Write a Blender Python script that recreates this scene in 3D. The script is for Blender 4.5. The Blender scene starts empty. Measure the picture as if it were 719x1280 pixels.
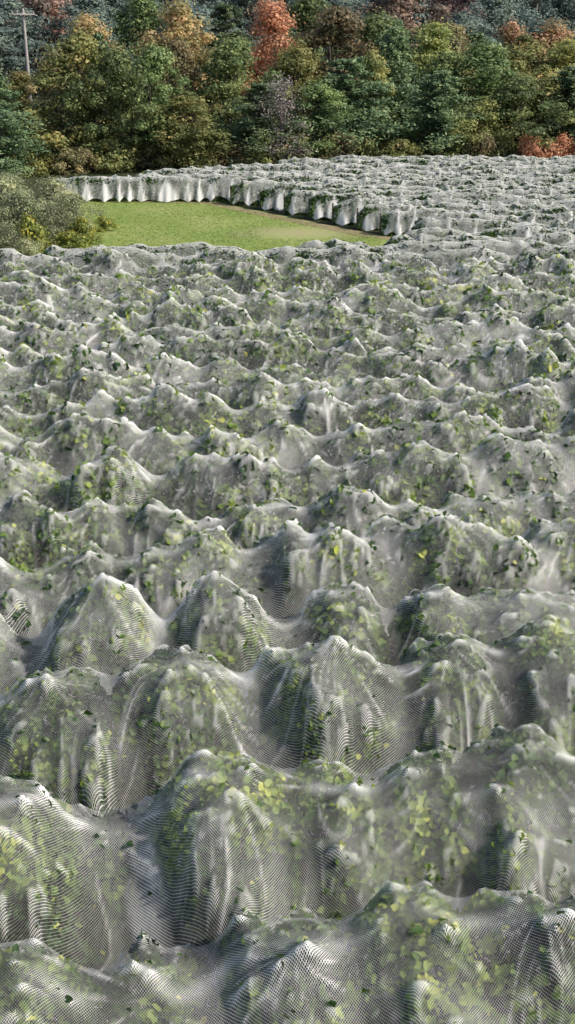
import bpy, math, random
import numpy as np
from mathutils import Vector
scene = bpy.context.scene
COL = scene.collection
scene.view_settings.view_transform = 'Standard'
scene.view_settings.look = 'None'
scene.view_settings.exposure = 0

# ------------------------------------------------------------------ helpers
_lat = {}
def vnoise(x, y, seed=0):
    if seed not in _lat:
        _lat[seed] = np.random.RandomState(seed + 77).rand(256, 256)
    L = _lat[seed]
    x = np.asarray(x, float) + 1000.0; y = np.asarray(y, float) + 1000.0
    xi = np.floor(x).astype(int); yi = np.floor(y).astype(int)
    fx = x - xi; fy = y - yi
    fx = fx*fx*(3-2*fx); fy = fy*fy*(3-2*fy)
    a = L[xi % 256, yi % 256]; b = L[(xi+1) % 256, yi % 256]
    c = L[xi % 256, (yi+1) % 256]; d = L[(xi+1) % 256, (yi+1) % 256]
    return (a*(1-fx)+b*fx)*(1-fy) + (c*(1-fx)+d*fx)*fy

def build_mesh(name, verts, faces, mat=None, attrs=None, uv=None, smooth=False):
    verts = np.asarray(verts, dtype=np.float32).reshape(-1, 3)
    faces = np.asarray(faces, dtype=np.int32)
    k = faces.shape[1]
    me = bpy.data.meshes.new(name)
    me.vertices.add(len(verts)); me.vertices.foreach_set('co', verts.ravel())
    me.loops.add(faces.size); me.loops.foreach_set('vertex_index', faces.ravel())
    me.polygons.add(len(faces))
    me.polygons.foreach_set('loop_start', np.arange(0, faces.size, k, dtype=np.int32))
    me.polygons.foreach_set('loop_total', np.full(len(faces), k, dtype=np.int32))
    if smooth:
        me.polygons.foreach_set('use_smooth', np.ones(len(faces), dtype=bool))
    if uv is not None:
        l = me.uv_layers.new(name='UVMap')
        l.data.foreach_set('uv', np.asarray(uv, dtype=np.float32)[faces.ravel()].ravel())
    if attrs:
        for n, a in attrs.items():
            at = me.attributes.new(n, 'FLOAT', 'POINT')
            at.data.foreach_set('value', np.asarray(a, dtype=np.float32).ravel())
    me.update(calc_edges=True)
    if mat: me.materials.append(mat)
    return me

def add_obj(name, data, loc=(0, 0, 0), rz=0.0, parent=None, **props):
    o = bpy.data.objects.new(name, data)
    COL.objects.link(o)
    o.location = loc
    o.rotation_euler = (0, 0, rz)
    if parent: o.parent = parent
    for k, v in props.items(): o[k] = v
    return o

def grid_faces(nr, nc):
    i = np.arange(nr-1)[:, None]; j = np.arange(nc-1)[None, :]
    a = i*nc + j
    return np.stack([a, a+1, a+nc+1, a+nc], -1).reshape(-1, 4)

def tubes(segs, sides=6):
    V = []; F = []; n = 0
    for p0, p1, r0, r1 in segs:
        p0 = Vector(p0); p1 = Vector(p1); d = (p1-p0)
        if d.length < 1e-5: continue
        d.normalize()
        u = d.orthogonal().normalized(); w = d.cross(u)
        for p, r in ((p0, r0), (p1, r1)):
            for s in range(sides):
                a = 2*math.pi*s/sides
                V.append(p + (u*math.cos(a)+w*math.sin(a))*r)
        for s in range(sides):
            t = (s+1) % sides
            F.append((n+s, n+t, n+sides+t, n+sides+s))
        if sides == 4: F.append((n+4, n+5, n+6, n+7))
        n += 2*sides
    return np.array([tuple(v) for v in V]), np.array(F)

# ------------------------------------------------------------------ materials
def new_mat(name):
    m = bpy.data.materials.new(name); m.use_nodes = True
    nt = m.node_tree; nt.nodes.clear()
    out = nt.nodes.new('ShaderNodeOutputMaterial')
    return m, nt, out
def N(nt, t, **kw):
    n = nt.nodes.new(t)
    for k, v in kw.items(): setattr(n, k, v)
    return n
def math_node(nt, op, a, b=None):
    n = N(nt, 'ShaderNodeMath', operation=op)
    for i, s in enumerate((a, b)):
        if s is None: continue
        if isinstance(s, (int, float)): n.inputs[i].default_value = s
        else: nt.links.new(s, n.inputs[i])
    return n.outputs[0]
def ramp(nt, src, stops):
    r = N(nt, 'ShaderNodeValToRGB')
    els = r.color_ramp.elements
    while len(els) < len(stops): els.new(0.5)
    for e, (p, c) in zip(els, stops):
        e.position = p; e.color = (c[0], c[1], c[2], 1)
    nt.links.new(src, r.inputs[0])
    return r.outputs[0]

def leaf_mat(name, stops, transl=0.3, rough=0.55, spec=0.35, vary=0.0):
    m, nt, out = new_mat(name)
    at = N(nt, 'ShaderNodeAttribute', attribute_name='tint')
    c = ramp(nt, at.outputs['Fac'], stops)
    if vary:
        oi = N(nt, 'ShaderNodeObjectInfo')
        v = math_node(nt, 'ADD', math_node(nt, 'MULTIPLY', oi.outputs['Random'], 2*vary), 1.0-vary)
        hs = N(nt, 'ShaderNodeHueSaturation')
        nt.links.new(v, hs.inputs['Value']); nt.links.new(c, hs.inputs['Color'])
        hv = math_node(nt, 'ADD', math_node(nt, 'MULTIPLY', math_node(nt, 'FRACT', math_node(nt, 'MULTIPLY', oi.outputs['Random'], 7.31)), 0.05), 0.475)
        nt.links.new(hv, hs.inputs['Hue'])
        c = hs.outputs[0]
    p = N(nt, 'ShaderNodeBsdfPrincipled'); p.inputs['Roughness'].default_value = rough
    p.inputs['Specular IOR Level'].default_value = spec
    t = N(nt, 'ShaderNodeBsdfTranslucent')
    mx = N(nt, 'ShaderNodeMixShader'); mx.inputs[0].default_value = transl
    nt.links.new(c, p.inputs['Base Color']); nt.links.new(c, t.inputs['Color'])
    nt.links.new(p.outputs[0], mx.inputs[1]); nt.links.new(t.outputs[0], mx.inputs[2])
    nt.links.new(mx.outputs[0], out.inputs[0])
    return m

def net_mat():
    m, nt, out = new_mat('white_bird_netting')
    uv = N(nt, 'ShaderNodeUVMap', uv_map='UVMap')
    sep = N(nt, 'ShaderNodeSeparateXYZ'); nt.links.new(uv.outputs[0], sep.inputs[0])
    P = 0.026
    u = math_node(nt, 'DIVIDE', sep.outputs[0], P); v = math_node(nt, 'DIVIDE', sep.outputs[1], P)
    a = math_node(nt, 'FRACT', math_node(nt, 'ADD', math_node(nt, 'ADD', u, math_node(nt, 'MULTIPLY', v, 0.8)), 5000.0))
    b = math_node(nt, 'FRACT', math_node(nt, 'ADD', math_node(nt, 'SUBTRACT', u, math_node(nt, 'MULTIPLY', v, 0.8)), 5000.0))
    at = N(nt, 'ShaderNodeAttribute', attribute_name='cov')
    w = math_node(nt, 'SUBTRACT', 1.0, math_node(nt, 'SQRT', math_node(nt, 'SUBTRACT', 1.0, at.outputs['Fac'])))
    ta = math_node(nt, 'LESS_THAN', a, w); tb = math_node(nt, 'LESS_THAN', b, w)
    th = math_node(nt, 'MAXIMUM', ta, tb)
    d = N(nt, 'ShaderNodeBsdfDiffuse'); d.inputs[0].default_value = (0.97, 0.96, 0.94, 1)
    t = N(nt, 'ShaderNodeBsdfTranslucent'); t.inputs[0].default_value = (0.97, 0.96, 0.94, 1)
    mx = N(nt, 'ShaderNodeMixShader'); mx.inputs[0].default_value = 0.36
    nt.links.new(d.outputs[0], mx.inputs[1]); nt.links.new(t.outputs[0], mx.inputs[2])
    tr = N(nt, 'ShaderNodeBsdfTransparent')
    m2 = N(nt, 'ShaderNodeMixShader')
    nt.links.new(th, m2.inputs[0]); nt.links.new(tr.outputs[0], m2.inputs[1]); nt.links.new(mx.outputs[0], m2.inputs[2])
    nt.links.new(m2.outputs[0], out.inputs[0])
    return m

def noise_mat(name, stops, scale=1.0, detail=6, rough=0.9, bump=0.0, scale2=None, patch=None):
    m, nt, out = new_mat(name)
    tc = N(nt, 'ShaderNodeTexCoord')
    n1 = N(nt, 'ShaderNodeTexNoise'); n1.inputs['Scale'].default_value = scale; n1.inputs['Detail'].default_value = detail
    nt.links.new(tc.outputs['Object'], n1.inputs['Vector'])
    src = n1.outputs['Fac']
    if scale2:
        n2 = N(nt, 'ShaderNodeTexNoise'); n2.inputs['Scale'].default_value = scale2; n2.inputs['Detail'].default_value = 4
        nt.links.new(tc.outputs['Object'], n2.inputs['Vector'])
        src = math_node(nt, 'ADD', math_node(nt, 'MULTIPLY', src, 0.55), math_node(nt, 'MULTIPLY', n2.outputs['Fac'], 0.45))
    c = ramp(nt, src, stops)
    if patch:
        (px, py), (sx, sy), pc = patch
        mp = N(nt, 'ShaderNodeMapping'); mp.vector_type = 'TEXTURE'
        mp.inputs['Location'].default_value = (px, py, 0); mp.inputs['Scale'].default_value = (sx, sy, 1)
        nt.links.new(tc.outputs['Object'], mp.inputs['Vector'])
        ln = N(nt, 'ShaderNodeVectorMath', operation='LENGTH'); nt.links.new(mp.outputs[0], ln.inputs[0])
        d = math_node(nt, 'ADD', ln.outputs['Value'], math_node(nt, 'MULTIPLY', math_node(nt, 'SUBTRACT', src, 0.5), 4.0))
        mr = N(nt, 'ShaderNodeMapRange'); mr.inputs[1].default_value = 0.2; mr.inputs[2].default_value = 1.2
        mr.inputs[3].default_value = 0.6; mr.inputs[4].default_value = 0.0
        nt.links.new(d, mr.inputs[0])
        mc = N(nt, 'ShaderNodeMix', data_type='RGBA'); mc.inputs[7].default_value = (*pc, 1)
        nt.links.new(mr.outputs[0], mc.inputs[0]); nt.links.new(c, mc.inputs[6]); c = mc.outputs[2]
    p = N(nt, 'ShaderNodeBsdfPrincipled'); p.inputs['Roughness'].default_value = rough
    p.inputs['Specular IOR Level'].default_value = 0.2
    nt.links.new(c, p.inputs['Base Color'])
    if bump:
        bn = N(nt, 'ShaderNodeBump'); bn.inputs['Strength'].default_value = bump; bn.inputs['Distance'].default_value = 0.1
        nt.links.new(src, bn.inputs['Height']); nt.links.new(bn.outputs[0], p.inputs['Normal'])
    nt.links.new(p.outputs[0], out.inputs[0])
    return m

M_NET = net_mat()
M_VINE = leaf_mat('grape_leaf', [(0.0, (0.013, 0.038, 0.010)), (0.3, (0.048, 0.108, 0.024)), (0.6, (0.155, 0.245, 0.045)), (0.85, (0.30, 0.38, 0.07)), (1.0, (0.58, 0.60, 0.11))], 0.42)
M_WOOD = noise_mat('weathered_wood', [(0.3, (0.10, 0.08, 0.06)), (0.7, (0.22, 0.19, 0.16))], 6)
M_POLE = noise_mat('grey_pole_wood', [(0.3, (0.30, 0.28, 0.27)), (0.7, (0.40, 0.38, 0.36))], 5)
M_BARK = noise_mat('bark', [(0.3, (0.05, 0.04, 0.035)), (0.7, (0.12, 0.10, 0.085))], 8)
M_GREYBARK = noise_mat('pale_bark', [(0.3, (0.13, 0.11, 0.11)), (0.7, (0.24, 0.21, 0.21))], 8)
M_GROUND = noise_mat('vineyard_soil_and_grass', [(0.3, (0.02, 0.03, 0.013)), (0.5, (0.035, 0.045, 0.02)), (0.75, (0.07, 0.06, 0.04))], 0.6, bump=0.4, scale2=6)
M_LAWN = noise_mat('mown_grass', [(0.34, (0.14, 0.20, 0.045)), (0.46, (0.19, 0.255, 0.06)), (0.56, (0.235, 0.285, 0.085)), (0.68, (0.30, 0.31, 0.13))], 0.35, bump=0.6, scale2=3.5,
                   patch=((0.6, 50.6), (2.2, 1.5), (0.36, 0.30, 0.19)))
M_DIRT = noise_mat('dry_earth', [(0.3, (0.18, 0.17, 0.08)), (0.7, (0.32, 0.25, 0.15))], 1.5, scale2=8)
M_BLADE = leaf_mat('grass_blade', [(0.0, (0.14, 0.20, 0.05)), (0.6, (0.22, 0.285, 0.075)), (1.0, (0.31, 0.32, 0.13))], 0.3)

vv = dict(vary=0.30)
FOL = {
 'pine':   leaf_mat('pine_needles', [(0, (0.055, 0.10, 0.06)), (0.6, (0.13, 0.20, 0.10)), (1, (0.24, 0.31, 0.14))], 0.28, **vv),
 'green':  leaf_mat('green_leaves', [(0, (0.10, 0.14, 0.06)), (0.6, (0.22, 0.285, 0.11)), (1, (0.37, 0.40, 0.15))], 0.42, **vv),
 'olive':  leaf_mat('olive_leaves', [(0, (0.13, 0.16, 0.06)), (0.55, (0.29, 0.31, 0.11)), (0.85, (0.41, 0.39, 0.14)), (1, (0.50, 0.38, 0.15))], 0.42, **vv),
 'orange': leaf_mat('orange_leaves', [(0, (0.18, 0.17, 0.08)), (0.4, (0.35, 0.27, 0.14)), (0.75, (0.56, 0.34, 0.20)), (1, (0.38, 0.35, 0.14))], 0.42, **vv),
 'red':    leaf_mat('red_leaves', [(0, (0.34, 0.20, 0.12)), (0.5, (0.70, 0.35, 0.21)), (1, (0.82, 0.50, 0.28))], 0.42),
 'rust':   leaf_mat('rust_leaves', [(0, (0.15, 0.15, 0.08)), (0.5, (0.29, 0.25, 0.13)), (1, (0.48, 0.33, 0.18))], 0.42, **vv),
 'yellow': leaf_mat('yellow_leaves', [(0, (0.18, 0.22, 0.08)), (0.5, (0.36, 0.39, 0.14)), (1, (0.54, 0.50, 0.17))], 0.42, **vv),
 'grey':   leaf_mat('grey_twigs', [(0, (0.15, 0.13, 0.13)), (0.6, (0.29, 0.25, 0.245)), (1, (0.40, 0.34, 0.31))], 0.2),
 'shrub':  leaf_mat('shrub_leaves', [(0, (0.15, 0.18, 0.10)), (0.6, (0.32, 0.36, 0.20)), (1, (0.46, 0.47, 0.28))], 0.38, **vv),
 'gold':   leaf_mat('goldenrod', [(0, (0.11, 0.15, 0.04)), (0.5, (0.22, 0.26, 0.06)), (0.8, (0.42, 0.39, 0.06)), (1, (0.64, 0.54, 0.08))], 0.25),
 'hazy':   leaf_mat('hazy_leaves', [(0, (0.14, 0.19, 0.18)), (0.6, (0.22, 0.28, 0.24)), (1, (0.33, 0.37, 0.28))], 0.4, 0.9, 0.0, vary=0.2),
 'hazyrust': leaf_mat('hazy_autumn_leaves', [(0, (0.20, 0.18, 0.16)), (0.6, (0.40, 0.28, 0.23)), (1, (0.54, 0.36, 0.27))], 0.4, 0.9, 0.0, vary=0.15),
}
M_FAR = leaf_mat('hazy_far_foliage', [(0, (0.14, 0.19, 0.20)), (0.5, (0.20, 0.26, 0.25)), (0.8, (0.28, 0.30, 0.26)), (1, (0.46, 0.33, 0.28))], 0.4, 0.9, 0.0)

# ------------------------------------------------------------------ leaves
LEAF6 = np.array([(0, 0, 0), (-.52, .30, .14), (-.38, .82, .10), (0, 1.0, -.05), (.38, .82, .10), (.52, .30, .14)])
LEAF6[:, 1] -= 0.5
F6 = np.array([(0, 3, 2, 1), (0, 5, 4, 3)])
QUAD = np.array([(-.5, -.5, 0), (.5, -.5, .0), (.42, .5, 0), (-.42, .5, 0)])
FQ = np.array([(0, 1, 2, 3)])
def frames(nrm, rng):
    nrm = nrm/np.maximum(np.linalg.norm(nrm, axis=1, keepdims=True), 1e-6)
    r = rng.normal(size=nrm.shape)
    t = np.cross(nrm, r); t /= np.maximum(np.linalg.norm(t, axis=1, keepdims=True), 1e-6)
    b = np.cross(nrm, t)
    return t, b, nrm
def leaves(pos, nrm, size, rng, shape='leaf', aspect=1.0):
    T, Fc = (LEAF6, F6) if shape == 'leaf' else (QUAD, FQ)
    t, b, n = frames(nrm, rng)
    s = size[:, None, None]
    if shape == 'leaf': aspect = (0.6+0.55*rng.rand(len(pos)))[:, None, None]
    V = pos[:, None, :] + s*(T[None, :, 0:1]*aspect*t[:, None, :] + T[None, :, 1:2]*b[:, None, :] + T[None, :, 2:3]*n[:, None, :])
    if shape == 'leaf': V = V + s*0.09*rng.normal(size=V.shape)
    k = len(T)
    F = (Fc[None] + (np.arange(len(pos))*k)[:, None, None]).reshape(-1, 4)
    return V.reshape(-1, 3), F, k

# ------------------------------------------------------------------ net rows (near block, draped)
VINE_GROUP = "grape vines under netting"
NET_GROUP = "bird nets draped over vine rows"
vine_count = 0
def vine_trunk_mesh(seed):
    r = random.Random(seed); segs = []
    p = Vector((0, 0, 0)); rad = 0.04
    for i in range(5):
        q = p + Vector((r.uniform(-.04, .04), r.uniform(-.04, .04), 0.15))
        segs.append((p, q, rad, rad*0.9)); p = q; rad *= 0.9
    for sx in (-1, 1):
        a = p.copy(); rr = rad*0.8
        for i in range(4):
            b = a + Vector((sx*0.12, r.uniform(-.02, .02), r.uniform(-.01, .03)))
            segs.append((a, b, rr, rr*0.8))
            c = b + Vector((r.uniform(-.1, .1), r.uniform(-.1, .1), r.uniform(.15, .3)))
            segs.append((b, c, 0.008, 0.004))
            a = b; rr *= 0.8
    V, F = tubes(segs, 6)
    return build_mesh('vine_trunk', V, F, M_BARK)
TRUNKS = [vine_trunk_mesh(i) for i in range(5)]
LBL_VINE = "leafy green grape vine under white netting"

def make_vine(loc, rz, V, F, tint, parts, idx):
    global vine_count
    vine_count += 1
    me = build_mesh('vine_foliage', V, F, M_VINE, {'tint': tint})
    props = dict(label=LBL_VINE, category="grape vine", group=VINE_GROUP)
    if parts:
        e = add_obj('grape_vine', None, loc, rz, **props)
        e.empty_display_size = 0.3
        add_obj('foliage', me, parent=e)
        add_obj('trunk', TRUNKS[idx % 5], parent=e)
    else:
        add_obj('grape_vine', me, loc, rz, **props)

def draped_row(k, y0, x0, x1, S, dx, vines, dens, lsz, parts, seed, slope_a, hs=1.0):
    rng = np.random.RandomState(seed)
    xs = np.arange(x0, x1+dx/2, dx); half = S/2+0.10
    ys = np.linspace(-half, half, int(2*half/dx)+1); dy = ys[1]-ys[0]
    X, Y = np.meshgrid(xs, ys)
    wob = 0.50*(vnoise(X*0.42, X*0+3.3, seed) - .5) + .36*(vnoise(X*1.1, X*0+7.3, seed) - .5)
    Yw = Y - wob
    RY = S*0.5*(0.94 if k < 4 else 0.80)
    lump = 0.75 + 0.55*vnoise(X*1.6, Yw*1.2, seed+1)
    if k < 4: hed_h = hs*(0.72 + 0.40*vnoise(X*0.9, X*0+9, seed+2))
    else: hed_h = hs*(0.86 + 0.62*vnoise(X*0.8, X*0+9, seed+2))
    O = hed_h*np.clip(1-(np.abs(Yw)/(RY*0.92*lump))**2.2, 0, 1)**0.5
    for (vx, vh, vr, vy) in vines:
        ryy = RY*(0.98 + 0.14*math.sin(vx*7.3))
        r_ = random.Random(int(vx*100)+seed)
        sp = .66 if k < 4 else .95
        for q_ in range(8 if k < 4 else 9):
            ox = r_.uniform(-.12, .12) if q_ == 0 else r_.uniform(-sp, sp)*vr
            oy = vy if q_ == 0 else vy+r_.uniform(-.5, .5)*ryy
            hh = vh if q_ == 0 else vh*r_.uniform(.62, .96)
            sr = (0.98 if k < 4 else r_.uniform(.5, .9)) if q_ == 0 else r_.uniform(.30, .55)
            q = (np.abs(X-vx-ox)/(vr*sr))**2.2 + (np.abs(Yw-oy)/(ryy*max(sr, .62)))**2.2
            l2 = 0.87 + 0.14*vnoise(X*1.9, Yw*1.9, seed+3) + 0.12*vnoise(X*4.5, Yw*4.5, seed+4)
            O = np.maximum(O, hh*l2*np.clip(1-q, 0, 1)**0.44)
    nsh = int(len(vines)*6)
    for _ in range(nsh):
        vx, vh, vr, vy = vines[rng.randint(len(vines))]
        cx = vx + rng.normal()*vr*0.6; cy = vy + rng.normal()*0.4
        i = int((cx-x0)/dx); j = int((cy+half)/dy)
        if 0 < i < len(xs)-1 and 0 < j < len(ys)-1:
            hh = O[j, i]
            if hh < 0.4: continue
            r = np.sqrt((X-cx)**2+(Y-cy)**2)
            O = np.maximum(O, (hh + hs*rng.uniform(.03, .14))*np.clip(1-r/0.4, 0, 1)**0.35*(r < 0.10))
    body = np.clip(O/0.5, 0, 1)
    O = O + body*(0.17*(vnoise(X*5.5, Y*5.5, seed+21)-.5) + 0.09*(vnoise(X*11, Y*11, seed+22)-.5))
    O = np.maximum(O, 0.0)
    edge = 0.03 + 0.12*vnoise(xs*0.8, xs*0+5, seed+6)
    Z = np.maximum(O + 0.01, edge[None, :])
    it = 300 if dx < 0.04 else 110
    for n in range(it):
        A = Z.copy()
        A[1:-1, 1:-1] = 0.25*(Z[:-2, 1:-1]+Z[2:, 1:-1]+Z[1:-1, :-2]+Z[1:-1, 2:])
        A[1:-1, 0] = 0.5*(Z[:-2, 0]+Z[2:, 0]); A[1:-1, -1] = 0.5*(Z[:-2, -1]+Z[2:, -1])
        A[0, :] = edge; A[-1, :] = edge
        Z = np.maximum(A, O+0.006)
        Z[0, :] = edge; Z[-1, :] = edge
    gap = np.clip((Z-O)/0.22, 0, 1)
    gy, gx = np.gradient(Z, dy, dx)
    slope = np.clip(np.sqrt(gx**2+gy**2)/1.3, 0, 1.2)
    vc = np.array([v[0] for v in vines]); D = np.abs(X[..., None]-vc[None, None, :])
    near = D.argmin(-1); Ds = np.sort(D, -1); fade = np.clip((Ds[..., 1]-Ds[..., 0])/0.45, 0, 1)
    cxv = vc[near]; rr = np.sqrt((X-cxv)**2+(Yw*0.9)**2); th = np.arctan2(Yw, (X-cxv)*0.75) + 0.8*(vnoise(X*1.1, Y*1.1, seed+31)-.5)
    m1 = vnoise(th*2.0+near*13.7, rr*0.9+20, seed+8); m2 = vnoise(th*4.6+near*7.7, rr*1.2+40, seed+9)
    rid = 1-np.abs(2*m1-1)*2.4; rid2 = 1-np.abs(2*m2-1)*2.4
    rw = np.clip(rr/0.5, 0, 1)*fade
    fold = (0.09*np.maximum(rid, -.2) + 0.04*np.maximum(rid2, -.2))*rw*np.clip(slope, 0.15, 1)*(0.3+0.7*gap)
    Z2 = Z + np.maximum(fold, -0.005)
    lap = np.zeros_like(Z)
    lap[1:-1, 1:-1] = (Z2[:-2, 1:-1]+Z2[2:, 1:-1]+Z2[1:-1, :-2]+Z2[1:-1, 2:]-4*Z2[1:-1, 1:-1])/(dx*dx)
    crease = np.clip(-lap/22.0-.20, 0, 1)
    Zs = Z2.copy()
    for _ in range(max(2, int((0.05/dx)**2*4))):
        Zs[1:-1, 1:-1] = 0.2*(Zs[1:-1, 1:-1]+Zs[:-2, 1:-1]+Zs[2:, 1:-1]+Zs[1:-1, :-2]+Zs[1:-1, 2:])
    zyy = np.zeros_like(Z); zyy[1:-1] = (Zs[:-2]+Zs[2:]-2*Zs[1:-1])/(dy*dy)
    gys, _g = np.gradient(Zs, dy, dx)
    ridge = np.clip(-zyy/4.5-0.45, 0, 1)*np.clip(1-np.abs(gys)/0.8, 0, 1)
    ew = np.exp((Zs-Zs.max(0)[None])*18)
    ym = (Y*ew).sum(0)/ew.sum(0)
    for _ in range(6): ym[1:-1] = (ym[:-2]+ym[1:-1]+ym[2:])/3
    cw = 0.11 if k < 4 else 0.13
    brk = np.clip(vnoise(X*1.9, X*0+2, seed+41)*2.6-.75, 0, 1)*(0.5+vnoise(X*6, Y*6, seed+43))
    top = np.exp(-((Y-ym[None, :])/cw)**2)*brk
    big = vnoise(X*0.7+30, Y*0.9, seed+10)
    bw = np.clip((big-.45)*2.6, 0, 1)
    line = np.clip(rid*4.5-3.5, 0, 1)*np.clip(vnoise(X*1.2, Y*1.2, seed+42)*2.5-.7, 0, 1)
    cov = 0.085 + 0.10*big + 0.18*gap*bw + 0.26*crease + 0.45*ridge + 0.24*top + 0.46*line*rw*(0.3+0.7*gap)  # ridge and top terms paint bright crest highlights as denser net
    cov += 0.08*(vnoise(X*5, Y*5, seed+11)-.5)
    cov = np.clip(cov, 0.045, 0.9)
    nr, nc = Z.shape
    V = np.stack([X, Y, Z2], -1).reshape(-1, 3)
    # cloth coordinates: arc length over a strongly smoothed surface
    Zb = Z.copy(); hwid = max(1, int(0.16/dx))
    for _ in range(5):
        for ax in (0, 1):
            pad = [(hwid, hwid) if a_ == ax else (0, 0) for a_ in (0, 1)]
            cs = np.cumsum(np.pad(Zb, pad, mode='edge'), axis=ax)
            zsh = list(cs.shape); zsh[ax] = 1
            cs = np.concatenate([np.zeros(zsh), cs], axis=ax)
            L_ = 2*hwid+1
            Zb = (np.take(cs, range(L_, cs.shape[ax]), ax)-np.take(cs, range(0, cs.shape[ax]-L_), ax))/L_
    arc = np.zeros_like(Z); arc[1:] = np.cumsum(np.sqrt(np.diff(Zb, axis=0)**2+dy*dy), axis=0)
    arc -= arc[nr//2][None, :]
    uv = np.stack([X + 0.08*vnoise(X*.6, Y*.6, seed), arc], -1).reshape(-1, 2)
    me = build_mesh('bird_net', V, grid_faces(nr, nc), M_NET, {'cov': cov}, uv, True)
    add_obj('bird_net', me, (0, y0, 0), slope_a, label="white bird netting draped over a row of grape vines",
            category="netting", group=NET_GROUP)
    c, s = math.cos(slope_a), math.sin(slope_a)
    vxs = sorted(vines); cuts = [x0] + [(vxs[i][0]+vxs[i+1][0])/2 for i in range(len(vxs)-1)] + [x1]
    gyo, gxo = np.gradient(O, dy, dx)
    area = np.sqrt(1+np.minimum(gxo**2+gyo**2, 40))*dx*dy*(O > 0.10)
    for i, (vx, vh, vr, vy) in enumerate(vxs):
        i0 = max(0, int((cuts[i]-x0)/dx)); i1 = min(nc-1, int((cuts[i+1]-x0)/dx))
        if i1-i0 < 3: continue
        w = area[:-1, i0:i1]; tot = w.sum()
        if tot <= 0: continue
        n = int(min(tot, 16)*dens)
        idx = rng.choice(w.size, n, p=(w/tot).ravel())
        jj, ii = np.unravel_index(idx, w.shape); ii = ii+i0
        fu = rng.rand(n); fv = rng.rand(n)
        def bil(G): return (G[jj, ii]*(1-fu)+G[jj, ii+1]*fu)*(1-fv)+(G[jj+1, ii]*(1-fu)+G[jj+1, ii+1]*fu)*fv
        px = xs[ii]+fu*dx; py = ys[jj]+fv*dy; pz = bil(O)
        nx = -gxo[jj, ii]; ny = -gyo[jj, ii]
        nn = np.stack([nx, ny, np.ones(n)], -1); nn /= np.linalg.norm(nn, axis=1, keepdims=True)
        dep = (0.005 if k < 4 else -0.01)+rng.rand(n)**1.3*0.24
        out = rng.rand(n) < 0.004
        pos = np.stack([px, py, pz], -1) - nn*dep[:, None]
        zn = bil(Z2)
        pos[out, 2] = zn[out]+0.01
        pos[:, 2] = np.maximum(pos[:, 2], 0.08)
        nrm = nn*0.9 + rng.normal(size=(n, 3))*0.6 + np.array([0, 0, .25])
        sz = lsz*(0.5+0.8*rng.rand(n))
        pos[:, 0] -= vx
        Vv, Ff, kk = leaves(pos, nrm, sz, rng, 'leaf')
        cl = vnoise(px*3.2, py*3.2+pz*2.2, seed+13)
        t = 0.31+0.36*rng.rand(n)
        t += 0.5*(vnoise(px*1.3, py*1.3+pz, seed+12)-.5) + 0.70*(cl-.5) - np.clip(dep, 0, .2)*1.8 - 0.42*np.clip(1-pz/(1.3*hs), 0, 1)  # tint drops with depth; lower leaves darkened to paint shade between rows
        yl = rng.rand(n) < 0.010; t[yl] = 0.88+0.12*rng.rand(yl.sum())
        t = np.clip(t, 0, 1)
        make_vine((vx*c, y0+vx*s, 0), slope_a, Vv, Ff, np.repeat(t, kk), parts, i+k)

def hw(y): return 0.24*(y*0.908+8.6*0.418)
explicit = {
 0: [(-4.4, 1.8, 1.0, 0), (-2.75, 1.95, 1.3, 0), (-1.3, 1.5, .7, 0), (0.05, 1.86, .95, .05), (1.2, 2.12, .95, -.05), (2.4, 2.18, .9, .05), (3.6, 1.95, .9, 0), (5.0, 1.8, .9, 0)],
 1: [(-4.9, 1.8, .9, 0), (-3.25, 2.12, 1.15, -.1), (-1.95, 1.4, .6, 0), (-0.75, 2.18, 1.05, .05), (0.4, 1.98, .8, -.1), (1.55, 2.08, .85, 0), (2.8, 2.22, 1.05, .1), (4.3, 1.9, .9, 0)],
 2: [(-4.6, 1.8, .9, 0), (-3.1, 1.95, .9, 0), (-1.4, 2.15, 1.15, .05), (0.6, 2.26, 1.15, 0), (2.15, 2.1, .9, .05), (3.6, 2.2, 1.0, 0), (5.1, 1.9, .9, 0)],
}
ys_rows = [8.45, 10.95, 13.45, 15.75, 17.9, 20.0, 22.0, 23.9, 25.7, 27.4, 29.0, 30.6, 32.2, 33.8, 35.4, 37.0, 38.6, 40.2]
for k, y0 in enumerate(ys_rows):
    nxt = ys_rows[k+1] if k+1 < len(ys_rows) else y0+1.6
    S = nxt-y0+0.16
    h = hw(y0)+1.6
    seed = 100+k*13
    far = min(1, max(0, (y0-14)/20))
    hs = 1.0-0.33*far
    if k in explicit: vs = explicit[k]; h = 6.0
    else:
        r = random.Random(seed); vs = []; x = -h+r.uniform(.2, 1.2)
        while x < h-0.3:
            w_ = r.choice([.6, .75, .9, 1.1, 1.45])
            vs.append((x, hs*(r.uniform(1.45, 1.85) if w_ < .8 else r.uniform(1.68, 2.18)), w_, r.uniform(-.18, .18)))
            x += w_*r.uniform(1.5, 2.1)
    if k < 3: dx, dens, lsz = 0.03, 760, 0.082
    elif k < 6: dx, dens, lsz = 0.04, 400, 0.100
    elif k < 10: dx, dens, lsz = 0.05, 220, 0.125
    else: dx, dens, lsz = 0.06, 140, 0.150
    draped_row(k, y0, -h, h, S, dx, vs, dens, lsz, k < 8, seed, math.radians((7.0 if k < 3 else 6)-5.0*far), hs)

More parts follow.
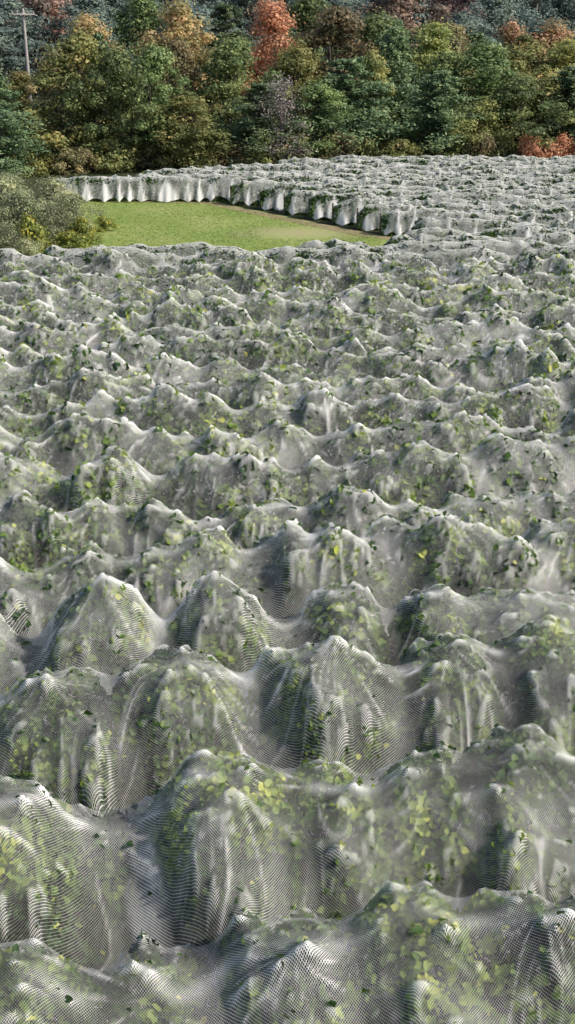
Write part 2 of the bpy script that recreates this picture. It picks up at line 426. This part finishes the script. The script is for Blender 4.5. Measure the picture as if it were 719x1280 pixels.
# ------------------------------------------------------------------ far block: hanging curtain nets on posts
def curtain_row(j, y0, x0, x1, seed, H=1.12, per=0.8, wk=1.0, rz=0.0, tn=0.18):
    rng = np.random.RandomState(seed)
    dx = 0.075; xs = np.arange(x0, x1, dx); nc = len(xs)
    ph = ((xs-x0)/per + 1.6*(vnoise(xs*0.6, xs*0, seed)-.5)) % 1.0
    dp = np.minimum(ph, 1-ph)*2
    endf = np.clip((xs-x0)/0.5, 0, 1)**0.5
    top = H - 0.12*(1-(1-dp)**2)*vnoise(xs*0.7, xs*0+2, seed) + tn*(vnoise(xs*0.9, xs*0+4, seed)-.5) + 0.12*(vnoise(xs*3.0, xs*0+6, seed)-.5)
    top = top*(0.72+0.28*endf)
    hem = 0.03 + 0.18*(1-(1-dp)**2) * (0.3+1.2*vnoise(xs*.9, xs*0+1, seed))
    sec = [(-.56, 0), (-.54, .12), (-.50, .26), (-.45, .40), (-.40, .55), (-.34, .68), (-.27, .81), (-.18, .92), (-.08, .98), (0, 1.0),
           (.1, .96), (.2, .86), (.30, .70), (.38, .5), (.44, .25), (.48, 0)]
    V = np.zeros((len(sec), nc, 3)); cov = np.zeros((len(sec), nc)); UV = np.zeros((len(sec), nc, 2))
    wv = 0.4+1.2*vnoise(xs*1.3, xs*0+3, seed+9)
    for a, (yy, zz) in enumerate(sec):
        lump = 0.08*(vnoise(xs*2.0, xs*0+a*.3, seed+1)-.5) + 0.04*np.sin(xs*17+2*vnoise(xs, xs*0, seed))*(1-zz)
        V[a, :, 0] = xs; V[a, :, 1] = (yy*(0.80+0.45*(1-dp)*(1-zz)) + lump)*(0.25+0.75*endf)
        V[a, :, 2] = hem + (top-hem)*zz
        wedge = np.clip(((0.0+0.66*wv*(1-zz)) - dp)/0.12, 0, 1)
        cov[a] = 0.11+0.22*vnoise(xs*1.5, xs*0+a*.5, seed+3) + wk*0.74*wedge*(zz < 0.93) + 0.16*(zz > .9) + .14*vnoise(xs*7, xs*0+a*.2, seed+5)
        UV[a, :, 0] = xs; UV[a, :, 1] = a*0.15
    me = build_mesh('bird_net', V.reshape(-1, 3), grid_faces(len(sec), nc), M_NET, {'cov': np.clip(cov, .06, .94)}, UV.reshape(-1, 2), True)
    add_obj('bird_net', me, (0, y0, 0), rz, label="white bird netting hanging in swags from a trellis row",
            category="netting", group=NET_GROUP)
    x = x0+1.5; i = 0
    while x < x1:
        n = 1100
        px = rng.uniform(-1.5, 1.5, n); ang = rng.uniform(-0.3, math.pi+0.3, n)
        zt = np.interp(x+px, xs, top)-0.08
        cy = np.cos(ang); sz_ = np.sin(ang)
        py = 0.30*np.sign(cy)*np.abs(cy)**0.8*(0.85+.25*vnoise((x+px)*2, ang, seed))
        pz = 0.18+(zt-0.18)*np.clip(np.sign(sz_)*np.abs(sz_)**0.8, -.2, 1)
        pos = np.stack([px, py, pz], -1)
        nrm = np.stack([0*px, cy, sz_], -1)+rng.normal(size=(n, 3))*.5
        Vv, Ff, kk = leaves(pos, nrm, 0.155*(.7+.6*rng.rand(n)), rng, 'leaf')
        make_vine((x*math.cos(rz), y0+x*math.sin(rz), 0), rz, Vv, Ff, np.repeat(np.clip(.0+.6*rng.rand(n), 0, 1), kk), False, i)
        x += 3.0; i += 1
NJ = 14; SP = 1.12; starts = [3.9, 3.0, 2.0, 1.0, -.1, -1.2, -2.6, -11.2, -9.4, -7.4, -5.2, -3.0, -.6, 2.0]
for j in range(NJ):
    curtain_row(j, 50.3+SP*j, starts[j], 15.4+0.27*j, 900+j*7)
curtain_row(30, 41.7, -10.5, 13.0, 1234, 1.30, 1.3, .6, math.radians(1), .45)
curtain_row(31, 43.2, -8.8, 13.4, 1334, 1.16, 1.3, .6, math.radians(1), .35)
for q, (yy, xa) in enumerate([(44.7, 3.6), (46.1, 4.3), (47.5, 4.9), (48.9, 5.2)]):
    curtain_row(32+q, yy, xa, 13.8+.4*q, 1434+q*9, 1.15, 1.1, .8, math.radians(.5), .26)

pv, pf = tubes([((0, 0, 0), (0, 0, 0.88), 0.045, 0.04)], 8)
post_me = build_mesh('trellis_post', pv, pf, M_WOOD)
for j in range(NJ):
    add_obj('trellis_post', post_me, (starts[j]-0.04, 50.3+SP*j, 0), label="weathered wooden trellis post at the end of a netted row",
            category="post", group="trellis posts")

# ------------------------------------------------------------------ ground
def gz(x, y):
    t = np.clip((y-100)/220, 0, 1); t = t*t*(3-2*t)
    return 46*t + 3*t*(vnoise(x*0.02, y*0.02, 5)-.5)
gx_ = np.linspace(-500, 500, 101); gy_ = np.concatenate([np.linspace(-120, 100, 23), np.linspace(104, 340, 60), np.linspace(360, 1200, 20)])
GX, GY = np.meshgrid(gx_, gy_)
GV = np.stack([GX, GY, gz(GX, GY)], -1).reshape(-1, 3)
add_obj('ground', build_mesh('ground', GV, grid_faces(len(gy_), len(gx_)), M_GROUND, smooth=True), kind="structure",
        label="dark vineyard soil with grass", category="ground")
def sheet(name, pts, z, mat, **p):
    me = bpy.data.meshes.new(name); me.from_pydata([(a, b, z) for a, b in pts], [], [tuple(range(len(pts)))]); me.materials.append(mat)
    return add_obj(name, me, **p)
lawn_pts = [(-12.5, 42.6), (3.8, 43.6), (5.2, 49.0), (3.9, 50.0), (-3.0, 57.3), (-6, 58.2), (-13, 58.4)]
sheet('grass', lawn_pts, 0.004, M_LAWN, kind="structure", label="sunlit mown grass clearing", category="grass")
sheet('dirt_strip', [(4.3, 49.1), (4.9, 49.5), (3.9, 50.1), (-0.6, 54.6), (-3.4, 57.6), (-11.2, 58.2), (-11.2, 58.0), (-4.0, 57.3), (-1.1, 54.2), (2.7, 50.2)], 0.008, M_DIRT,
      kind="structure", label="dry brown earth strip along netted rows", category="ground")
rng = np.random.RandomState(5); n = 30000
p = np.stack([rng.uniform(-12.5, 3.8, n), rng.uniform(43.8, 58.2, n), np.full(n, 0.015)], -1)
dp_ = ((p[:, 0]-.6)/2.0)**2+((p[:, 1]-50.6)/1.4)**2
keep = (p[:, 1] < np.where(p[:, 0] < -3.2, 58.0, 57.0-(p[:, 0]+3.2)*1.02)) & (dp_ > .5+.8*rng.rand(n))
p = p[keep]; n = len(p)
Vv, Ff, kk = leaves(p, np.stack([rng.normal(size=n)*.45, rng.normal(size=n)*.45, 1+0*p[:, 0]], -1), 0.055*(.6+rng.rand(n)), rng, 'quad', .35)
tt = np.clip(.5*rng.rand(n)+.8*vnoise(p[:, 0]*.5, p[:, 1]*.5, 9)-.15, 0, 1)
add_obj('grass_tufts', build_mesh('grass_tufts', Vv, Ff, M_BLADE, {'tint': np.repeat(tt, kk)}), kind="stuff", label="short green and straw grass tufts", category="grass")

# ------------------------------------------------------------------ trees
def decid(seed, h, w, mat, low=0.1, nclump=90, lp=160, leaf=0.14, spread=1.0, bark=None):
    rng = np.random.RandomState(seed); r = random.Random(seed)
    segs = []; p = Vector((0, 0, -0.2)); rad = 0.035*h*0.7
    path = []
    nseg = 7
    for i in range(nseg):
        q = p+Vector((r.uniform(-.15, .15), r.uniform(-.15, .15), h*0.8/nseg))
        segs.append((p, q, rad, rad*0.82)); path.append((q, rad*0.8)); p = q; rad *= 0.82
    C = []; pk = rng.uniform(.55, 1.1)
    while len(C) < nclump:
        z = rng.uniform(low, 1.0)
        prof = math.sin(math.pi*min(1, max(0.0, (z-low)/(1-low)))**pk)**0.7
        a = rng.uniform(0, 2*math.pi); lob = 0.75+0.38*math.sin(a*2+seed+z*3)+0.3*math.sin(a*4+z*11+seed)
        rr = (w/2)*prof*lob*math.sqrt(rng.uniform(.25, 1))
        C.append((rr*math.cos(a), rr*math.sin(a), z*h*0.95, rng.uniform(.045, .13)*w*spread))
    for c in C[::3]:
        bp, br = path[min(nseg-1, max(0, int((c[2]/h)*nseg*0.8)-1))]
        segs.append((bp, Vector(c[:3]), br*0.45, 0.015))
        mid = bp.lerp(Vector(c[:3]), .6)
        for _ in range(2):
            segs.append((mid, mid+Vector((r.uniform(-.7, .7), r.uniform(-.7, .7), r.uniform(.1, .8))), .02, .006))
    P = []; Nn = []; T = []; Sz = []
    for c in C:
        n = int(lp*rng.uniform(.6, 1.3))
        d = rng.normal(size=(n, 3)); d /= np.linalg.norm(d, axis=1, keepdims=True)
        rad_ = c[3]*(0.4+0.8*rng.rand(n)**0.6)*(1+0.4*rng.normal(size=n)*.6)
        pos = np.array(c[:3])+d*rad_[:, None]*np.array([1.15, 1.15, .85])
        P.append(pos); Nn.append(d*1.3+rng.normal(size=(n, 3))*.4+np.array([0, 0, .35]))
        T.append(np.clip(rng.uniform(.1, .8)+.2*rng.normal(size=n), 0, 1)); Sz.append(leaf*(.6+.8*rng.rand(n)))
    V, F, kk = leaves(np.concatenate(P), np.concatenate(Nn), np.concatenate(Sz), rng, 'quad', .8)
    crown = build_mesh('crown', V, F, FOL[mat], {'tint': np.repeat(np.concatenate(T), kk)})
    tv, tf = tubes(segs, 6)
    trunk = build_mesh('trunk', tv, tf, bark or M_BARK)
    return trunk, crown, h

def conifer(seed, h, w, mat='pine'):
    rng = np.random.RandomState(seed)
    segs = [((0, 0, -.2), (0.05, 0, h*.5), .02*h, .013*h), ((0.05, 0, h*.5), (0, 0, h*.97), .013*h, .01)]
    P = []; Nn = []; T = []; Sz = []
    z = 0.05*h
    while z < h*0.98:
        f = z/h
        L = (w/2)*min(1.0, 0.8+f)*(1-f**1.5)**0.9*rng.uniform(.7, 1.1)+.12
        nb = rng.randint(5, 9); a0 = rng.uniform(0, 6.28)
        for b in range(nb):
            a = a0+b*6.283/nb+rng.normal()*.3; Lb = L*rng.uniform(.55, 1.25)
            up = rng.uniform(.05, .5)
            end = np.array([math.cos(a)*Lb, math.sin(a)*Lb, min(z+up*Lb, h*1.02)])
            segs.append(((0, 0, z), tuple(end), .03, .008))
            n = int(80+140*Lb/(w/2)); tt = rng.rand(n)**.6
            bx = np.array([0, 0, z])[None]+(end-np.array([0, 0, z]))[None]*tt[:, None]
            sp = 0.34*(0.5+tt*(1.15-tt))[:, None]
            off = rng.normal(size=(n, 3))*np.array([1, 1, .6])*sp*max(.5, Lb*.5)
            P.append(bx+off); Nn.append(np.array([0.3*math.cos(a), 0.3*math.sin(a), .9])+rng.normal(size=(n, 3))*.6)
            T.append(np.clip(rng.uniform(.1, .6)+.2*rng.normal(size=n)+.3*tt, 0, 1)); Sz.append(.19*(.6+.7*rng.rand(n)))
        z += h*rng.uniform(.05, .08)
    V, F, kk = leaves(np.concatenate(P), np.concatenate(Nn), np.concatenate(Sz), rng, 'quad', .4)
    crown = build_mesh('crown', V, F, FOL[mat], {'tint': np.repeat(np.concatenate(T), kk)})
    tv, tf = tubes(segs, 5)
    return build_mesh('trunk', tv, tf, M_BARK), crown, h

PRO = {}
def proto(kind, v):
    key = (kind, v)
    if key not in PRO:
        s = sum(map(ord, kind))*7+v*31
        if kind == 'pine': PRO[key] = conifer(s, 8, 6)
        elif kind == 'grey': PRO[key] = decid(s, 8, 5.5, 'grey', .15, 60, 60, .09, 1.3, M_GREYBARK)
        elif kind == 'shrub': PRO[key] = decid(s, 2.6, 3.2, 'shrub', .02, 60, 120, .07, 1.3, M_GREYBARK)
        elif kind in ('lowred', 'lowolive', 'lowrust', 'gold'):
            m = {'lowred': 'red', 'lowolive': 'olive', 'lowrust': 'rust', 'gold': 'gold'}[kind]
            PRO[key] = decid(s, 2.0, 3.4, m, .0, 42, 110, .11, 1.25)
        else: PRO[key] = decid(s, 9, 6, kind)
    return PRO[key]
DESC = {'pine': ("dark green pine tree at the wood edge", "tree", "pine_tree"),
 'green': ("leafy green deciduous tree at the wood edge", "tree", "deciduous_tree"),
 'olive': ("olive green tree starting to turn golden", "tree", "deciduous_tree"),
 'orange': ("orange autumn maple tree in the wood edge", "tree", "maple_tree"),
 'red': ("bright red orange autumn maple tree", "tree", "maple_tree"),
 'rust': ("rusty brown autumn tree in the wood edge", "tree", "deciduous_tree"),
 'yellow': ("yellow green autumn tree in the wood edge", "tree", "deciduous_tree"),
 'grey': ("nearly bare grey tree with thin twigs", "tree", "bare_tree"),
 'hazy': ("bluish green hazy tree on the wooded slope", "tree", "deciduous_tree"),
 'hazyrust': ("muted reddish hazy tree on the wooded slope", "tree", "deciduous_tree"),
 'shrub': ("grey green bush beside the grass clearing", "bush", "bush"),
 'lowred': ("low red autumn shrub below the trees", "bush", "shrub"),
 'lowolive': ("low olive green shrub below the trees", "bush", "shrub"),
 'lowrust': ("low brown autumn shrub below the trees", "bush", "shrub"),
 'gold': ("yellow flowering goldenrod clump beside bushes", "wildflowers", "goldenrod_clump")}
TR = random.Random(3)
def tree(kind, x, y, h, w, v=None):
    v = TR.randint(0, 2 if kind in ('pine', 'green', 'olive') else 1) if v is None else v
    trunk, crown, h0 = proto(kind, v)
    w0 = {'pine': 6.0, 'grey': 5.5, 'shrub': 3.2}.get(kind, 3.4 if kind in ('lowred', 'lowolive', 'lowrust', 'gold') else 6.0)
    lab, cat, nm = DESC[kind]
    big = cat == 'tree'
    e = add_obj(nm, None, (x, y, float(gz(np.array(float(x)), np.array(float(y))))), TR.uniform(0, 6.28), label=lab, category=cat,
                group="trees along the edge of the vineyard" if big else "shrubs along the vineyard edge")
    e.scale = (w/w0, w/w0, h/h0)
    add_obj('trunk', trunk, parent=e)
    add_obj('crown' if big else 'foliage', crown, parent=e)

T = [ # kind, x, y, h, w
 ('pine', -15.2, 63.5, 5.8, 6.6), ('pine', -18.2, 68, 5.0, 6), ('olive', -11.2, 69, 7.2, 6.2), ('green', -9.0, 67.5, 6.2, 4.8),
 ('green', -7.2, 69.5, 6.2, 5.0), ('olive', -5.4, 67.5, 4.2, 5.2), ('orange', -6.6, 78, 8.4, 6.4), ('green', -3.2, 73, 6.4, 6.0),
 ('pine', -1.4, 68.3, 4.6, 5.4), ('red', -0.9, 80, 8.2, 6.4), ('rust', 3.0, 77, 8.0, 6.6), ('grey', -0.2, 67.2, 5.0, 4.4),
 ('pine', 3.4, 70, 5.8, 6.6), ('pine', 6.0, 73, 7.0, 5.8), ('green', 5.6, 80, 7.4, 6.0), ('pine', 8.4, 69, 5.0, 6.2),
 ('yellow', 8.8, 78, 7.2, 5.6), ('green', 11.4, 73, 6.2, 6.6), ('olive', 14.0, 76, 6.6, 6.2), ('yellow', 16.4, 75, 6.4, 5.6),
 ('green', 12.6, 69, 4.7, 5.4), ('pine', 15.6, 69.5, 5.2, 5.8), ('yellow', 18.2, 71, 5.8, 5.4), ('rust', 10.6, 84, 6.8, 6.5),
 ('pine', -4.0, 84, 8.2, 6.4), ('pine', 12.8, 88, 6.2, 6), ('orange', -12.4, 80, 7.4, 5.8), ('rust', -13.6, 75, 5.8, 4.8),
 ('green', -9.6, 86, 8.4, 6.0), ('green', 1.4, 87, 8.4, 6.4), ('pine', 7.4, 90, 6.8, 6.0), ('orange', 17.6, 86, 6.8, 6.5),
 ('olive', -20.5, 72, 5.0, 6), ('green', -22, 66, 5.2, 6), ('green', 21.5, 74, 7, 6), ('pine', 22, 70, 6, 6), ('green', 22, 84, 7, 6.5),
 ('orange', 14.6, 84, 6.8, 5.0), ('olive', -16.5, 78, 4.2, 5), ('rust', -6.2, 74, 6.4, 4.0), ('yellow', 0.6, 75, 6.4, 4.8), ('green', 9.2, 73.5, 5.6, 5.4),
 ('olive', 14.4, 71.5, 5.2, 5.2), ('pine', -11.0, 74.5, 6.6, 4.8), ('olive', 4.8, 71.6, 6.0, 3.8), ('green', 1.8, 68.6, 4.4, 4.2), ('olive', 10.6, 68.4, 3.8, 3.8),
]
for t in T: tree(*t)
for row, (yb, h0, n_) in enumerate([(97, 6.6, 9), (105, 8.6, 10), (113, 10.0, 10)]):
    for i in range(n_):
        x = -31+62*(i+.5)/n_+TR.uniform(-1.5, 1.5)
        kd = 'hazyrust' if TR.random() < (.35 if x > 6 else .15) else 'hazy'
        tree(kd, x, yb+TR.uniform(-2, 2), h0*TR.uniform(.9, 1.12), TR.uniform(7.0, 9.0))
for i in range(34):
    x = -19+i*1.18+TR.uniform(-.4, .4)
    k = TR.choice(['lowolive', 'lowolive', 'lowrust', 'lowolive', 'lowred' if 14 < x or -9.5 < x < -8 else 'lowrust'])
    yy = 67.2+TR.uniform(-.3, .7) - (1.5 if x < -10 else 0)
    hh = TR.uniform(1.1, 1.9)
    if 12.4 < x < 17.5: k = 'lowred' if TR.random() < .75 else 'lowolive'; yy -= .3; hh += .1
    tree(k, x, yy, hh, TR.uniform(2.0, 3.2))
for (x, y, h, w) in [(-11.6, 50.0, 2.4, 3.0), (-9.8, 51.2, 2.2, 2.8), (-8.8, 50.4, 1.7, 2.0), (-10.6, 48.4, 2.1, 2.6), (-12.6, 48.0, 2.2, 3.2),
                     (-9.4, 48.8, 1.5, 2.0), (-13.6, 51.5, 2.2, 3.4), (-12.4, 53.5, 2.0, 3.2), (-14.6, 56, 1.7, 3.4), (-13.0, 57.2, 1.4, 3.0), (-15.5, 59.5, 1.6, 3.4),
                     (-10.8, 45.6, 1.4, 2.2), (-9.8, 44.8, 1.0, 1.6), (-12.2, 44.4, 1.6, 2.4)]:
    tree('shrub', x, y, h, w)
for (x, y, h, w) in [(-8.2, 48.4, 1.0, 1.3), (-7.8, 51.0, .6, 1.0), (-10.0, 46.7, 1.4, 1.6), (-11.6, 46.0, 1.2, 2.2), (-8.5, 46.6, .8, 1.9)]:
    tree('gold', x, y, h, w)

rng = np.random.RandomState(44)
P = []; Nn = []; Tn = []; Sz = []
for i in range(420):
    y = 122+rng.rand()**1.4*170; x = rng.uniform(-.36, .36)*y+rng.normal()
    z = float(gz(np.array(x), np.array(y))); hh = rng.uniform(7, 12); ww = rng.uniform(3.0, 4.8)
    n = 700
    d = rng.normal(size=(n, 3)); d[:, 2] = np.abs(d[:, 2])*1.0-.2; d /= np.linalg.norm(d, axis=1, keepdims=True)
    az_ = np.arctan2(d[:, 1], d[:, 0])
    lob = .78+.16*np.sin(az_*3+i)*np.cos(d[:, 2]*5+i)+.10*np.sin(az_*7+d[:, 2]*11+i)+.25*rng.rand(n)
    P.append(np.array([x, y, z+hh*.4])+d*np.array([ww, ww, hh*.55])*lob[:, None])
    Nn.append(d*1.2+rng.normal(size=(n, 3))*.5+np.array([0, 0, .3])); Tn.append(np.clip(rng.rand()**1.4*.9+.12*rng.normal(size=n), 0, 1)); Sz.append(.33*(.5+.9*rng.rand(n)))
V, F, kk = leaves(np.concatenate(P), np.concatenate(Nn), np.concatenate(Sz), rng, 'quad', .8)
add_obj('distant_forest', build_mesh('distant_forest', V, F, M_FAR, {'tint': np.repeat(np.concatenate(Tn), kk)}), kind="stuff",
        label="hazy bluish wooded hillside beyond the trees", category="forest")

# ------------------------------------------------------------------ utility pole
pe = add_obj('utility_pole', None, (-16.9, 83, 0), label="grey wooden utility pole with crossarm above the trees", category="utility pole")
v, f = tubes([((0, 0, 0), (0, 0, 7.6), .13, .085)], 10)
add_obj('pole', build_mesh('pole', v, f, M_POLE, smooth=True), parent=pe)
v, f = tubes([((-.75, -.11, 7.25), (.75, -.11, 7.25), .06, .06)], 4)
add_obj('crossarm', build_mesh('crossarm', v, f, M_POLE), parent=pe)
iv, if_ = tubes([((0, 0, 0), (0, 0, .05), .02, .04), ((0, 0, .05), (0, 0, .10), .04, .04), ((0, 0, .10), (0, 0, .15), .035, .015)], 8)
ins = build_mesh('insulator', iv, if_, M_POLE)
for x in (-.68, -.35, .35, .68): add_obj('insulator', ins, (x, -.11, 7.29), parent=pe)

# ------------------------------------------------------------------ light, camera
az, el = math.radians(106), math.radians(41)
w = bpy.data.worlds.new("World"); scene.world = w; w.use_nodes = True
nt = w.node_tree; bg = nt.nodes['Background']
sky = nt.nodes.new('ShaderNodeTexSky'); sky.sky_type = 'NISHITA'; sky.sun_disc = False
sky.sun_elevation = el; sky.sun_rotation = az; sky.dust_density = 3.0
nt.links.new(sky.outputs[0], bg.inputs[0]); bg.inputs[1].default_value = 0.15
sd = bpy.data.lights.new('sun', 'SUN'); sd.energy = 5.0; sd.angle = math.radians(.5); sd.color = (1, .95, .86)
so = bpy.data.objects.new('sun', sd); COL.objects.link(so)
so.rotation_euler = Vector((math.cos(el)*math.sin(az), math.cos(el)*math.cos(az), math.sin(el))).to_track_quat('Z', 'Y').to_euler()
cd = bpy.data.cameras.new('camera'); cd.sensor_fit = 'VERTICAL'; cd.sensor_height = 24; cd.lens = 24*1500/1280; cd.clip_end = 3000
co = bpy.data.objects.new('camera', cd); COL.objects.link(co); co.location = (0, 0, 10.4); co.rotation_euler = (math.radians(65.3), 0, 0)
scene.camera = co
print('vines', vine_count)
